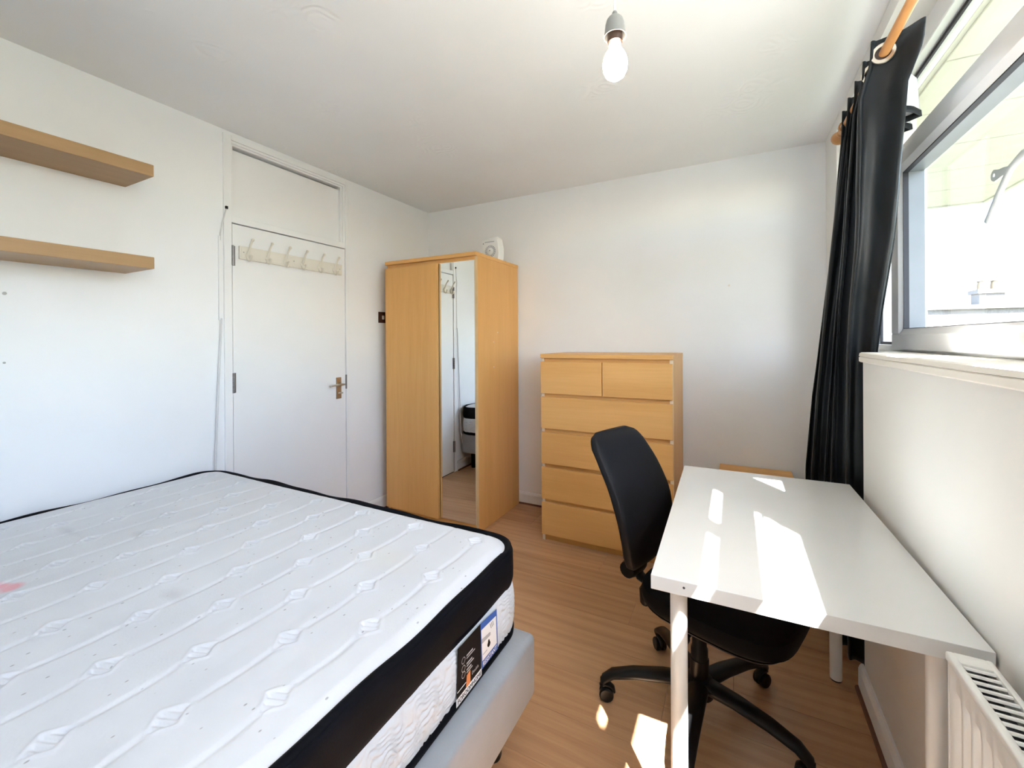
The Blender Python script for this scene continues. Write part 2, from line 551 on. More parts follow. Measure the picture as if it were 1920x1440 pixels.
# skirting boards, each with a thin red-brown bead along the floor
def skirt_profile(t, h):
    return [(0, 0), (t, 0), (t, h - .02), (t - .004, h - .008), (t - .009, h), (0, h)]
def baseboard(name, axis, base, sgn, lo, hi, label, h=0.095):
    poly = [(base + sgn * a, z) for a, z in skirt_profile(.016, h)]
    o = tag(link_mesh(name, MB().prism(poly, axis, lo, hi), 'trim_paint'), label, 'skirting board', kind='structure')
    q = [(base + sgn * .0155, 0), (base + sgn * .027, 0), (base + sgn * .024, .008), (base + sgn * .0155, .011)]
    link_mesh('floor_bead', MB().prism(q, axis, lo, hi), 'red_brown', o)
baseboard('baseboard_left', 'y', XL, 1, DJ1 + .005, YB - .03, 'white skirting board between the door and the wardrobe')
baseboard('baseboard_left', 'y', XL, 1, YR, DJ0 - .005, 'white skirting board behind the bed')
baseboard('baseboard_back', 'x', YB, -1, XL + .03, XR, 'white skirting board along the far wall behind the furniture')
baseboard('baseboard_right', 'y', XB, -1, YR, BOX_END + .015, 'white skirting board under the desk below the window')

# ---- the door: frame, blank panel above, leaf with hinges and handle
d = thing('door_1', (XL, (DJ0 + DJ1) / 2, 0), 'white flush door with a blank panel above and lever handle', 'door', kind='structure')
FX = XL + .010
mb = MB()
mb.box(XL - .10, FX, DJ0, 1.3765, 0, 2.452, .003)                       # hinge jamb
mb.box(XL - .10, FX, 2.1535, DJ1, 0, 2.452, .003)                       # lock jamb
mb.box(XL - .10, FX, 1.3765, 2.1535, 2.425, 2.452, .002)                # head
mb.box(XL - .10, FX - .004, 1.3765, 2.1535, 1.9725, 2.012, .003)         # rail over the leaf
link_mesh('door_frame', mb, 'trim_paint', d)
mb = MB()
mb.box(XL - .10, FX - .006, 1.3765, 2.1535, 2.411, 2.425, .002).box(XL - .10, FX - .014, 1.3765, 2.1535, 2.400, 2.411, .002)
mb.box(XL - .10, FX - .006, 2.136, 2.1535, 2.012, 2.411, .002).box(XL - .10, FX - .014, 2.119, 2.136, 2.012, 2.400, .002)
mb.box(XL - .10, FX - .010, 1.3765, 1.388, 2.012, 2.411, .002)
link_mesh('panel_moulding', mb, 'trim_paint', d)
link_mesh('overdoor_panel', MB().box(XL - .06, XL - .022, 1.388, 2.119, 2.0125, 2.386, .002), 'trim_paint', d)
link_mesh('gap_shade_sheet', MB().box(XL - .115, XL - .101, DJ0, DJ1, 0, 2.45), 'dark_void', d)  # near-black sheet standing in for the shade in the gaps round leaf and panel
leaf = link_mesh('door_leaf', MB().box(XL - .04, XL + .003, 1.3815, 2.1490, .008, 1.9668, .002), 'trim_paint', d)
for z in (.20, 1.03, 1.735):
    hg = link_mesh('hinge', MB().box(XL + .002, XL + .0045, 1.3815, 1.396, z, z + .11, .0008), 'hinge_steel', leaf)
    mb = MB()
    for k in range(5):
        mb.cyl((FX + .003, 1.3785, z + k * .0222), (FX + .003, 1.3785, z + k * .0222 + .0212), .0058, 12)
    link_mesh('hinge_knuckle', mb, 'hinge_steel', d)
link_mesh('strike_plate', MB().box(XL + .0, FX + .002, 2.1495, 2.1555, .975, 1.075, .0008), 'hinge_steel', d)
hx = XL + .003
hp = link_mesh('handle_plate', MB().box(hx, hx + .006, 2.066, 2.108, .912, 1.060, .002), 'brass_steel', leaf)
mb = MB().cyl((hx + .004, 2.088, 1.012), (hx + .046, 2.088, 1.012), .008, 14)
mb.tube([(hx + .046, 2.098, 1.012), (hx + .048, 2.080, 1.013), (hx + .048, 2.04, 1.014), (hx + .047, 2.00, 1.012), (hx + .042, 1.985, 1.009)], [.009, .0095, .0085, .0078, .006], 12, flat=.8)
link_mesh('lever', mb, 'steel', leaf, True)
mb = MB().cyl((hx + .004, 2.088, .952), (hx + .022, 2.088, .952), .0065, 12).box(hx + .018, hx + .028, 2.070, 2.106, .947, .957, .003)
link_mesh('thumb_turn', mb, 'steel', leaf, True)
for z in (.922, 1.050):
    link_mesh('screw', MB().lathe([(.0, 0), (.004, 0), (.003, .0015), (0, .002)], (hx + .006, 2.088, z), (1, 0, 0), 10, False), 'steel', leaf)

# ---- window: frame, mullions, hinged sash, panes, sill
w = thing('window_1', (.63, 1.2, 1.258), 'white plastic window with one open sash and fixed panes above the desk', 'window', kind='structure')
FI, FO = .590, .670                                # inner and outer face of the fixed frame
TZ0, TZ1, HZ = 2.008, 2.072, 2.325                 # transom and head heights
MY = [(1.02, 1.165)]
mb = MB()
def fbox(y0, y1, z0, z1, b=.004):
    mb.box(FI, FO, y0, y1, z0, z1, b)
fbox(WY0, WY1, 1.235, 1.282); fbox(WY0, WY1, HZ, 2.412)
fbox(2.655, WY1, 1.282, HZ); fbox(WY0, WY0 + .08, 1.282, HZ)
link_mesh('window_frame', mb, 'upvc', w)
mb = MB(); mb.box(FI, FO, WY0 + .08, 2.655, TZ0, TZ1, .004)
link_mesh('transom', mb, 'upvc', w)
link_mesh('mullion', MB().box(FI, FO, 2.235, 2.345, 1.282, TZ0, .004), 'upvc', w)
link_mesh('mullion', MB().box(FI - .005, FO, .92, 1.165, 1.282, HZ, .004), 'upvc', w)
link_mesh('mullion', MB().box(FI, FO, -.10, 0.0, 1.282, HZ, .004), 'upvc', w)
link_mesh('stripe_shadow_bar', MB().box(FI + .01, FO, .492, .520, TZ1, HZ, .003), 'upvc', w)  # unseen bar, added to break the sun stripe on the desk
link_mesh('window_stay', MB().tube([(.684, .86, 1.975), (.684, .81, 1.95), (.684, .768, 1.885)], .005, 8).box(.682, .686, .755, .80, 1.99, 2.02, .001), 'arm_grey', w)
def glazing(y0, y1, z0, z1, x=.632, parent=None, wid=.012):
    g = link_mesh('pane', MB().box(x, x + .004, y0, y1, z0, z1), 'window_glass', parent or w)
    mb = MB()
    for xx in (x - .008,):
        mb.box(xx, xx + .008, y0, y0 + wid, z0, z1).box(xx, xx + .008, y1 - wid, y1, z0, z1)
        mb.box(xx, xx + .008, y0 + wid, y1 - wid, z0, z0 + wid).box(xx, xx + .008, y0 + wid, y1 - wid, z1 - wid, z1)
    link_mesh('gasket', mb, 'gasket', parent or w)
glazing(2.345, 2.655, 1.282, TZ0)
glazing(0.0, .92, 1.282, TZ0)
glazing(WY0 + .08, -.10, 1.282, TZ0)
glazing(1.165, 2.655, TZ1, HZ)
glazing(0.0, .92, TZ1, HZ)
glazing(WY0 + .08, -.10, TZ1, HZ)
# opening sash: bevelled rails, gasket, pane, restrictor arm, overlapping the frame on the room side
S0, S1, SZ0, SZ1, SXI, SXO = 1.168, 2.250, 1.268, 2.012, .565, .589
sash = MB()
def rail_y(z0, z1, glass_up):
    g = z1 if glass_up else z0
    far = z0 if glass_up else z1
    sg = 1 if glass_up else -1
    sash.prism([(SXI, far), (SXI, g - sg * .012), (SXI + .012, g + sg * .010), (.625, g + sg * .010), (.645, g), (.645, far)], 'y', S0, S1)
def stile(y0, y1, glass_at_lo):
    g = y0 if glass_at_lo else y1
    far = y1 if glass_at_lo else y0
    sg = -1 if glass_at_lo else 1
    sash.prism([(SXI, far), (SXI, g - sg * .006), (SXI + .012, g + sg * .006), (.625, g + sg * .006), (.645, g), (.645, far)], 'z', SZ0 + .06, SZ1 - .05)
rail_y(SZ0, 1.335, True); rail_y(1.958, SZ1, False)
stile(2.165, S1, True); stile(S0, 1.245, False)
so = link_mesh('opening_sash', sash, 'upvc', w)
link_mesh('pane', MB().box(.6405, .6440, 1.25, 2.160, 1.345, 1.949), 'window_glass', so)
def lip(name, x0, x1, th, mat):
    mb = MB()
    mb.box(x0, x1, 2.1592 - th, 2.1592, 1.345, 1.948).box(x0, x1, 1.251, 1.251 + th, 1.345, 1.948)
    mb.box(x0, x1, 1.251 + th, 2.1592 - th, 1.948 - th, 1.948).box(x0, x1, 1.251 + th, 2.1592 - th, 1.345, 1.345 + th * .5)
    link_mesh(name, mb, mat, so)
lip('gasket', .5775, .5935, .004, 'gasket')
lip('spacer_bar', .594, .640, .003, 'spacer_grey')
# the stay that limits the opening sits on the outer side of the sash
def outside(p):
    return (.682 + (p[0] - .578) * 1.2, 1.82 + (p[1] - 1.556) * 1.18, 1.660 + (p[2] - 1.605) * 1.18)
mb = MB().tube([(.578, 1.556, 1.605), (.578, 1.50, 1.662), (.578, 1.452, 1.706), (.579, 1.405, 1.722), (.582, 1.36, 1.722), (.588, 1.25, 1.700), (.580, 1.21, 1.690)], .0105, 10, flat=.5, up=(1, 0, 0))
mb.v = [outside(p) for p in mb.v]
arm = link_mesh('restrictor_arm', mb, 'arm_grey', so, True)
mb = MB()
N = 20
ring = []
for k in range(N):
    a = 2 * PI * k / N
    ring.append((1.528 + .0045 * math.cos(a), 1.716 + .0045 * math.sin(a)))
outer = []
for k in range(N):
    a = 2 * PI * k / N
    yy = 1.528 + .016 * math.cos(a); zz = 1.716 + .014 * math.sin(a)
    if math.cos(a) < 0:
        yy = 1.528 + .066 * math.cos(a); yy = max(yy, 1.466); zz = 1.712 + .012 * math.sin(a)
    outer.append((yy, zz))
V = [(xx, a, b) for xx in (.580, .583) for a, b in outer] + [(xx, a, b) for xx in (.580, .583) for a, b in ring]
Fc = []
for k in range(N):
    j = (k + 1) % N
    Fc += [(k, j, 2 * N + j, 2 * N + k), (N + k, N + j, 3 * N + j, 3 * N + k), (k, j, N + j, N + k), (2 * N + k, 2 * N + j, 3 * N + j, 3 * N + k)]
link_mesh('restrictor_plate', MB().add([outside(p) for p in V], Fc), 'arm_grey', so)
mb = MB().tube([(.560, WY0 + .1, 2.424), (.560, 2.6, 2.424)], .011, 10)
link_mesh('net_curtain_rail', mb, 'upvc', w, True)
sp = [(.408, 1.226), (.408, 1.240), (.412, 1.2425), (.408, 1.245), (.410, 1.255), (.416, 1.2585), (.60, 1.2585), (.60, 1.2225), (.412, 1.2225)]
tag(link_mesh('trim_1', MB().prism(sp, 'y', YR, BOX_END), 'cream_paint'), 'cream painted window sill board with a beaded nose', 'window sill', kind='structure')
tag(link_mesh('trim_2', MB().box(.483, .60, BOX_END, WY1, 1.2225, 1.2585, .002), 'cream_paint'), 'cream window sill end behind the dark curtain', 'window sill', kind='structure')

# ------------------------------------------------------------------ bed base and mattress
def rrect(x0, x1, y0, y1, r, n=8, step=None):
    """rounded rectangle outline, counter-clockwise; step resamples the sides."""
    P = []
    for cx, cy, a0 in ((x1 - r, y1 - r, 0), (x0 + r, y1 - r, PI / 2), (x0 + r, y0 + r, PI), (x1 - r, y0 + r, 1.5 * PI)):
        for k in range(n + 1):
            a = a0 + PI / 2 * k / n
            P.append((cx + r * math.cos(a), cy + r * math.sin(a)))
    P = np.array(P)
    if step:
        Q = np.vstack([P, P[:1]])
        s = np.concatenate([[0], np.cumsum(np.hypot(*np.diff(Q, axis=0).T))])
        m = int(s[-1] / step)
        t = np.arange(m) / m * s[-1]
        P = np.stack([np.interp(t, s, Q[:, 0]), np.interp(t, s, Q[:, 1])], 1)
    return P

MX0, MX1, MY0, MY1 = XL + .018, -.640, -.71, 1.290
b = thing('bed_base', ((XL - .575) / 2, .28, 0), 'low grey leatherette bed base under the white mattress', 'bed base')
mb = MB().box(XL + .012, -.578, -.735, 1.262, .165, .362, .018, 3)
link_mesh('base_body', mb, 'grey_leatherette', b, True)
for x in (XL + .10, -1.52, -.68):
    for y in (-.60, .28, 1.16):
        link_mesh('leg', MB().lathe([(.022, 0), (.026, .01), (.030, .166)], (x, y, 0), n=14), 'black_plastic', b, True)
mb = MB()
for y in (.25,):
    mb.box(-.5785, -.5755, y - .002, y + .002, .17, .355)
link_mesh('seam', mb, 'grey_leatherette', b)

m = thing('mattress', (-1.55, .29, .362), 'white quilted mattress with black border band on the grey bed base', 'mattress')
# top panel: height field with stitched lines along the bed and woven tufts
step = .0031
R0 = .11
xs = np.arange(MX0, MX1 + 1e-6, step); ys = np.arange(MY0, MY1 + 1e-6, step)
X, Y = np.meshgrid(xs, ys, indexing='ij')
def quilt(X, Y):
    k = np.round((X + .757) / -.1295)
    lx = X + .757 + .1295 * k + .0035 * np.sin(Y * 27.4 + k * PI)        # distance from the stitched line
    Z = .0032 * (1 - np.exp(-(lx / .0075) ** 2)) - .003
    Z += .0015 * np.cos(np.clip(lx / .0647, -1, 1) * PI / 2)
    oy = .500 + .1147 * (np.mod(k, 2))
    j = np.round((Y - oy) / .2295)
    ly = Y - oy - .2295 * j
    u = np.abs(lx) / .025 + np.abs(ly) / .030
    tm = 1 - smoothstep(.80, 1.12, u)
    rib = .0027 * np.sin((lx * .35 - ly * .94) / .0150 * 2 * PI)
    Z = Z * (1 - tm) + tm * (-.001 + rib)
    Z += .0022 * np.exp(-((u - 1.25) / .20) ** 2)
    Z += .0035 * np.sin(X * 3.1 + 1) * np.sin(Y * 2.7) + .0015 * np.sin(X * 9 + Y * 7)
    return Z
def edge_dist(X, Y):
    qx = np.maximum(np.maximum(MX0 + R0 - X, X - (MX1 - R0)), 0)
    qy = np.maximum(np.maximum(MY0 + R0 - Y, Y - (MY1 - R0)), 0)
    inside = np.minimum(np.minimum(X - MX0, MX1 - X), np.minimum(Y - MY0, MY1 - Y))
    return np.where((qx > 0) & (qy > 0), R0 - np.hypot(qx, qy), inside)
E = edge_dist(X, Y)
Zt = .648 + quilt(X, Y) * smoothstep(0.0, .07, E) - .020 * (1 - smoothstep(0, .055, E))
keep = E > .0025
idx = -np.ones(X.shape, int)
idx[keep] = np.arange(keep.sum())
fq = []
a, bq, cq, dq = idx[:-1, :-1], idx[1:, :-1], idx[1:, 1:], idx[:-1, 1:]
ok = (a >= 0) & (bq >= 0) & (cq >= 0) & (dq >= 0)
fq = np.stack([a[ok], bq[ok], cq[ok], dq[ok]], 1)
V = np.stack([X[keep] + 1.55, Y[keep] - .29, Zt[keep] - .362], 1)
me = bpy.data.meshes.new('top_panel')
me.vertices.add(len(V)); me.vertices.foreach_set('co', V.ravel())
me.loops.add(fq.size); me.loops.foreach_set('vertex_index', fq.ravel())
me.polygons.add(len(fq)); me.polygons.foreach_set('loop_start', np.arange(len(fq)) * 4)
me.polygons.foreach_set('use_smooth', np.ones(len(fq), bool))
me.update(calc_edges=True)
me.materials.append(M['ticking'])
o = bpy.data.objects.new('top_panel', me); COL.objects.link(o); o.parent = m

def ring_wall(rings, step, wob=None):
    """rings: (offset outwards, z) pairs round the mattress outline."""
    P = rrect(MX0, MX1, MY0, MY1, R0, 12, step)
    n = len(P)
    T = np.roll(P, -1, 0) - np.roll(P, 1, 0)
    T /= np.linalg.norm(T, axis=1)[:, None]
    Nn = np.stack([T[:, 1], -T[:, 0]], 1)
    s = np.arange(n) * step
    A = np.zeros((n, len(rings), 3))
    for j, (off, z) in enumerate(rings):
        o_, z_ = (off, z) if wob is None else wob(s, off, z, j)
        A[:, j, :2] = P + Nn * np.asarray(o_).reshape(-1, 1) * np.ones((n, 1))
        A[:, j, 2] = z_
    return A
def wavy(s):
    return .0035 * np.sin(s * 10.5) + .002 * np.sin(s * 23 + 1)
band = [(-.014, .6300), (-.004, .6335), (.004, .6320), (.009, .625), (.010, .600), (.010, .57), (.008, .545), (.003, .528), (-.004, .522)]
A = ring_wall(band, .012, lambda s, o_, z, j: (o_ + .0015 * np.sin(s * 14 + j), z + wavy(s) * (1.0 if j < 3 else .4)))
link_mesh('border_band', MB().grid(A, closed_u=True), 'border_fabric', m, True, auto=0)
A = ring_wall([(-.020, .628), (-.014, .6385), (-.005, .6420), (.003, .6375), (.004, .630)], .012, lambda s, o_, z, j: (o_, z + wavy(s)))
link_mesh('edge_piping', MB().grid(A, closed_u=True), 'border_fabric', m, True, auto=0)
zz = np.linspace(.530, .380, 56)
def side_wob(s, off, z, j):
    q = z + .016 * np.sin(s * 2 * PI / .13 + 1.5 * np.sin(z * 38)) + .006 * np.sin(s * 2 * PI / .047)
    dd = np.abs(np.mod(q, .0165) - .00825)
    end = math.sin(PI * (.530 - z) / .150) ** .5 if 0 < .530 - z < .1499 else 0.0
    return (.009 * end + (.0065 * (1 - np.exp(-(dd / .0028) ** 2)) - .003) * end, z)
A = ring_wall([(0, z) for z in zz], .005, side_wob)
link_mesh('side_panel', MB().grid(A, closed_u=True), 'side_ticking', m, True, auto=0)
A = ring_wall([(-.012, .392), (.004, .391), (.010, .383), (.009, .370), (.0, .3628), (-.012, .3622)], .012)
link_mesh('bottom_piping', MB().grid(A, closed_u=True), 'border_fabric', m, True, auto=0)

# printed labels sewn on the right-hand side of the mattress
def side_label(name, poly, x, mat, parent):
    """flat polygon in (y, z), a millimetre thick, following the side of the mattress"""
    return link_mesh(name, MB().prism(poly, 'x', x, x + .0008), mat, parent)
def rect(y0, y1, z0, z1):
    return [(y0, z0), (y1, z0), (y1, z1), (y0, z1)]
LXX = MX1 + .0155
def text_mesh(name, body, size, y, z, x, mat, parent, tilt=0.0, sx=1.0):
    cu = bpy.data.curves.new(name, 'FONT')
    cu.body = body; cu.size = size; cu.fill_mode = 'FRONT'; cu.extrude = 0.0002
    to = bpy.data.objects.new(name + '_curve', cu)
    COL.objects.link(to)
    dg = bpy.context.evaluated_depsgraph_get()
    me = bpy.data.meshes.new_from_object(to.evaluated_get(dg))
    bpy.data.objects.remove(to)
    r = parent
    while r.parent: r = r.parent
    for v in me.vertices:
        a_, b_ = v.co.x * sx, v.co.y
        v.co = Vector((x + v.co.z, y + a_ + b_ * tilt, z + b_)) - r.location
    me.materials.clear(); me.materials.append(M[mat])
    o = bpy.data.objects.new(name, me); COL.objects.link(o); o.parent = parent
    return o
lab = side_label('blue_label', [(1.004, .402), (1.094, .402), (1.088, .522), (.998, .530)], LXX, 'label_blue', m)
lab['label'] = 'blue and white printed label reading RESISTANT'
x = LXX + .0009
side_label('label_window', [(1.006, .424), (1.086, .424), (1.082, .505), (1.001, .512)], x, 'label_white', lab)
x2 = x + .0009
side_label('printed_bar', [(1.003, .474), (1.048, .471), (1.048, .479), (1.003, .486)], x2, 'label_grey', lab)
for k in range(3):
    yy = 1.052 + k * .007
    side_label('printed_stroke', [(yy, .488), (yy + .0025, .488), (yy - .003, .503), (yy - .0055, .503)], x2, 'label_grey', lab)
dp = [(1.040 + .008 * math.sin(a) * (1.0 if math.cos(a) < .2 else .55), .452 - .009 * math.cos(a) * (-1) * (1.3 if math.cos(a) > 0 else 1)) for a in np.linspace(0, 2 * PI, 17)[:-1]]
side_label('printed_drop', dp, x2, 'label_black', lab)
side_label('printed_line', rect(1.008, 1.030, .440, .4412), x2, 'label_grey', lab)
text_mesh('printed_text', 'RESISTANT', .0185, 1.008, .4065, x + .0005, 'label_white', lab, sx=.86)
lab2 = side_label('black_label', [(.884, .408), (1.000, .408), (.998, .531), (.890, .531)], LXX, 'label_black', m)
lab2['label'] = 'black printed label with small symbols and an orange tab'
for k, z in enumerate((.487, .466, .450)):
    mb = MB()
    N = 16
    A = np.zeros((N, 2, 3))
    for q in range(N):
        a_ = 2 * PI * q / N
        for j, rr in enumerate((.0085, .0068)):
            A[q, j] = (x + .0002, .914 + rr * math.cos(a_), z + rr * math.sin(a_))
    mb.grid(A, closed_u=True)
    link_mesh('printed_ring', mb, 'label_grey', lab2)
    side_label('printed_line', rect(.928, .958 - k * .004, z + .001, z + .0045), x, 'label_grey', lab2)
    side_label('printed_line', rect(.928, .968 - k * .006, z - .0055, z - .003), x, 'label_grey', lab2)
side_label('orange_tab', [(.925, .410), (.945, .410), (.945, .442), (.929, .438)], x, 'label_orange', lab2)
side_label('printed_line', rect(.886, .925, .4225, .4242), x, 'label_white', lab2)
text_mesh('printed_text', 'Double', .0125, .953, .4225, x, 'label_grey', lab2, sx=.9)
lab3 = side_label('name_strip', rect(.882, 1.002, .3885, .408), LXX + .0002, 'label_white', m)
lab3['label'] = 'white strip with dark capital lettering'
text_mesh('printed_text', 'FOROOMHOME', .0165, .887, .3925, LXX + .0012, 'label_black', lab3, sx=.95)

# ------------------------------------------------------------------ wardrobe
WX0, WX1, WYF, WZ = -2.361, -1.5475, 2.4655, 1.915
wd = thing('wardrobe', ((WX0 + WX1) / 2, (WYF + YB) / 2, 0), 'tall birch veneer wardrobe with one mirrored door in the corner', 'wardrobe')
link_mesh('side_panel', MB().box(WX0, WX0 + .020, WYF, 3.074, 0, WZ - .026, .0012), 'birch_upright', wd)
sp_ = link_mesh('side_panel', MB().box(WX1 - .020, WX1, WYF, 3.074, 0, WZ - .026, .0012), 'birch_upright', wd)
link_mesh('edge_strip', MB().box(WX1 - .0198, WX1 - .0002, WYF - .0012, WYF + .0004, .001, WZ - .027), 'birch_lip', sp_)
link_mesh('screw_cap', MB().lathe([(0, 0), (.004, 0), (.003, .002), (0, .0025)], (WX1, 2.68, 1.30), (1, 0, 0), 10, False), 'white_gloss', sp_)
link_mesh('screw_cap', MB().lathe([(0, 0), (.004, 0), (.003, .002), (0, .0025)], (WX1, 2.74, 1.37), (1, 0, 0), 10, False), 'white_gloss', sp_)
link_mesh('screw_cap', MB().lathe([(0, 0), (.004, 0), (.003, .002), (0, .0025)], (WX1, 2.68, 1.12), (1, 0, 0), 10, False), 'white_gloss', sp_)
link_mesh('top_panel', MB().box(WX0 - .002, WX1 + .002, WYF - .024, 3.076, WZ - .026, WZ, .002), 'birch_cross', wd)
link_mesh('top_rail', MB().box(WX0 + .020, WX1 - .020, WYF + .004, WYF + .022, WZ - .075, WZ - .0262), 'birch_cross', wd)
link_mesh('plinth', MB().box(WX0 + .020, WX1 - .020, WYF + .012, WYF + .030, 0.0, .062), 'birch_cross', wd)
link_mesh('bottom_shelf', MB().box(WX0 + .020, WX1 - .020, WYF + .006, 3.07, .062, .080), 'birch_cross', wd)
link_mesh('back_panel', MB().box(WX0 + .020, WX1 - .020, 3.066, 3.073, .08, WZ - .0265), 'white_gloss', wd)
link_mesh('partition', MB().box(-1.862, -1.844, WYF + .006, 3.066, .08, WZ - .075), 'birch_upright', wd)
MIRROR_TILT = math.radians(-.9)          # the mirrored door hangs a touch out of true
# left door stands slightly ajar on its left-hand hinges
mb = MB().box(0, .494, -.022, 0, .052, WZ - .054, .0012)
ang = math.radians(-1.1)
mb.v = [(WX0 + .003 + p[0] * math.cos(ang) - p[1] * math.sin(ang), WYF - .003 + p[0] * math.sin(ang) + p[1] * math.cos(ang), p[2]) for p in mb.v]
link_mesh('door', mb, 'birch_upright', wd)
md = link_mesh('mirror_door', MB().box(-1.885, WX1 - .0205, WYF - .0015, WYF + .0035, .052, WZ - .052, .001), 'birch_edge', wd)
mb = MB().box(-1.880, WX1 - .0215, 0, .0015, .054, WZ - .054)
mb.v = [(p[0], WYF - .0047 + p[1] - (p[0] + 1.57) * math.tan(MIRROR_TILT), p[2]) for p in mb.v]
link_mesh('mirror', mb, 'mirror_glass', md)
md['label'] = 'narrow full-length mirrored door'

# small extractor fan left on top of the wardrobe
ef = thing('extractor_fan', (-1.64, 2.83, WZ), 'white plastic extractor fan unit standing on top of the wardrobe', 'extractor fan')
sgn = []
poly = [(-.075, 0), (.075, 0), (.082, .05), (.080, .10), (.068, .165), (.055, .178), (-.055, .168), (-.066, .158), (-.074, .10)]
mb = MB()
n = len(poly)
for j, (yy, sc_) in enumerate(((-.040, .93), (-.028, 1.0), (.035, 1.0), (.04, .96))):
    mb.v += [(-1.64 + a_ * sc_, 2.83 + yy, WZ + (.085 + (c_ - .085) * sc_) - .085 * (1 - sc_)) for a_, c_ in poly]
for j in range(3):
    mb.f += [(j * n + i, j * n + (i + 1) % n, (j + 1) * n + (i + 1) % n, (j + 1) * n + i) for i in range(n)]
mb.f += [tuple(range(n - 1, -1, -1)), tuple(range(3 * n, 4 * n))]
mb.v = [(x_, y_, max(z_, WZ)) for x_, y_, z_ in mb.v]
link_mesh('body', mb, 'fan_white', ef, True, auto=30)
gc = (-1.634, 2.7895, WZ + .070)
gr = link_mesh('grille', MB().lathe([(.0, 0), (.046, 0), (.046, .002), (.0, .002)], gc, (0, -1, 0), 28, False), 'fan_grey', ef)
mb = MB()
for k in range(18):
    a_ = 2 * PI * k / 18
    c0 = Vector(gc) + Vector((math.cos(a_) * .026, -.0025, math.sin(a_) * .026))
    c1 = Vector(gc) + Vector((math.cos(a_) * .046, -.0025, math.sin(a_) * .046))
    mb.cyl(c0, c1, .0016, 6)
link_mesh('grille_bars', mb, 'fan_white', gr)
link_mesh('hub_cover', MB().lathe([(0.026, 0), (.026, .003), (.022, .006), (0, .007)], (gc[0], gc[1] - .0015, gc[2]), (0, -1, 0), 20, False), 'fan_white', gr, True)
link_mesh('screw', MB().lathe([(.004, 0), (.003, .002), (0, .002)], (gc[0], gc[1] - .0085, gc[2] + .004), (0, -1, 0), 10, False), 'gasket', gr)
link_mesh('handle_slot', MB().box(-1.682, -1.600, 2.7885, 2.7905, WZ + .138, WZ + .146, .0008), 'fan_grey', ef)
link_mesh('indicator', MB().lathe([(.004, 0), (.003, .003), (0, .003)], (-1.695, 2.790, WZ + .132), (0, -1, 0), 10, False), 'gasket', ef)

# ------------------------------------------------------------------ chest of drawers and bedside chest
def chest(name, x0, x1, yf, yb, zt, rows, label, cat, plinth=.045):
    t_ = thing(name, ((x0 + x1) / 2, (yf + yb) / 2, 0), label, cat)
    for a_, b_ in ((x0, x0 + .020), (x1 - .020, x1)):
        s_ = link_mesh('side_panel', MB().box(a_, b_, yf + .016, yb, 0, zt - .026, .001), 'birch_upright', t_)
        link_mesh('edge_strip', MB().box(a_ + .0002, b_ - .0002, yf + .0148, yf + .0164, .001, zt - .0265), 'birch_edge', s_)
    link_mesh('top_panel', MB().box(x0 - .001, x1 + .001, yf - .006, yb + .002, zt - .026, zt, .0018), 'birch_cross', t_)
    link_mesh('back_panel', MB().box(x0 + .020, x1 - .020, yb - .008, yb - .001, .05, zt - .0265), 'birch_cross', t_)
    link_mesh('plinth', MB().box(x0 + .020, x1 - .020, yf + .030, yf + .046, 0, plinth + .03), 'birch_cross', t_)
    for z0, z1, nd in rows:
        link_mesh('drawer_rail', MB().box(x0 + .020, x1 - .020, yf + .0195, yf + .032, z1 - .012, z1 + .026), 'birch_cross', t_)
        wd_ = (x1 - x0 - .004 - (nd - 1) * .004) / nd
        for k in range(nd):
            xa = x0 + .002 + k * (wd_ + .004)
            xo0, xo1 = max(xa, x0 + .024), min(xa + wd_, x1 - .024)
            dr = link_mesh('drawer', MB().box(xa, xa + wd_, yf - .004, yf + .0145, z0, z1, .0012), 'birch_cross', t_)
            link_mesh('drawer_box', MB().box(xo0 + .004, xo1 - .004, yf + .035, yb - .03, z0 + .02, z1 - .035), 'birch_edge', dr)
    return t_
chest('chest_of_drawers', -1.1285, -.3110, 2.569, 3.074, 1.2205,
      [(.045, .254, 1), (.277, .483, 1), (.507, .712, 1), (.737, .942, 1), (.964, 1.172, 2)],
      'birch veneer chest with two small and four wide drawers by the far wall', 'chest of drawers')
chest('bedside_chest', -.088, .300, 2.660, 3.074, .505, [(.045, .240, 1), (.263, .458, 1)],
      'low birch veneer bedside chest in the corner behind the desk', 'bedside table')

# ------------------------------------------------------------------ floating shelves
for z, nm in ((2.021, 'upper floating wood shelf on the white wall above the bed'), (1.6265, 'lower floating wood shelf on the white wall above the bed')):
    s_ = thing('floating_shelf', (XL + .13, .365, z), nm, 'shelf', 'two floating wall shelves')
    link_mesh('board', MB().box(XL + .001, -2.203, -.185, .915, z, z + .050, .0015), 'shelf_oak', s_)
    link_mesh('end_cap', MB().box(XL + .002, -2.204, .9148, .9162, z + .001, z + .049), 'shelf_oak', s_)

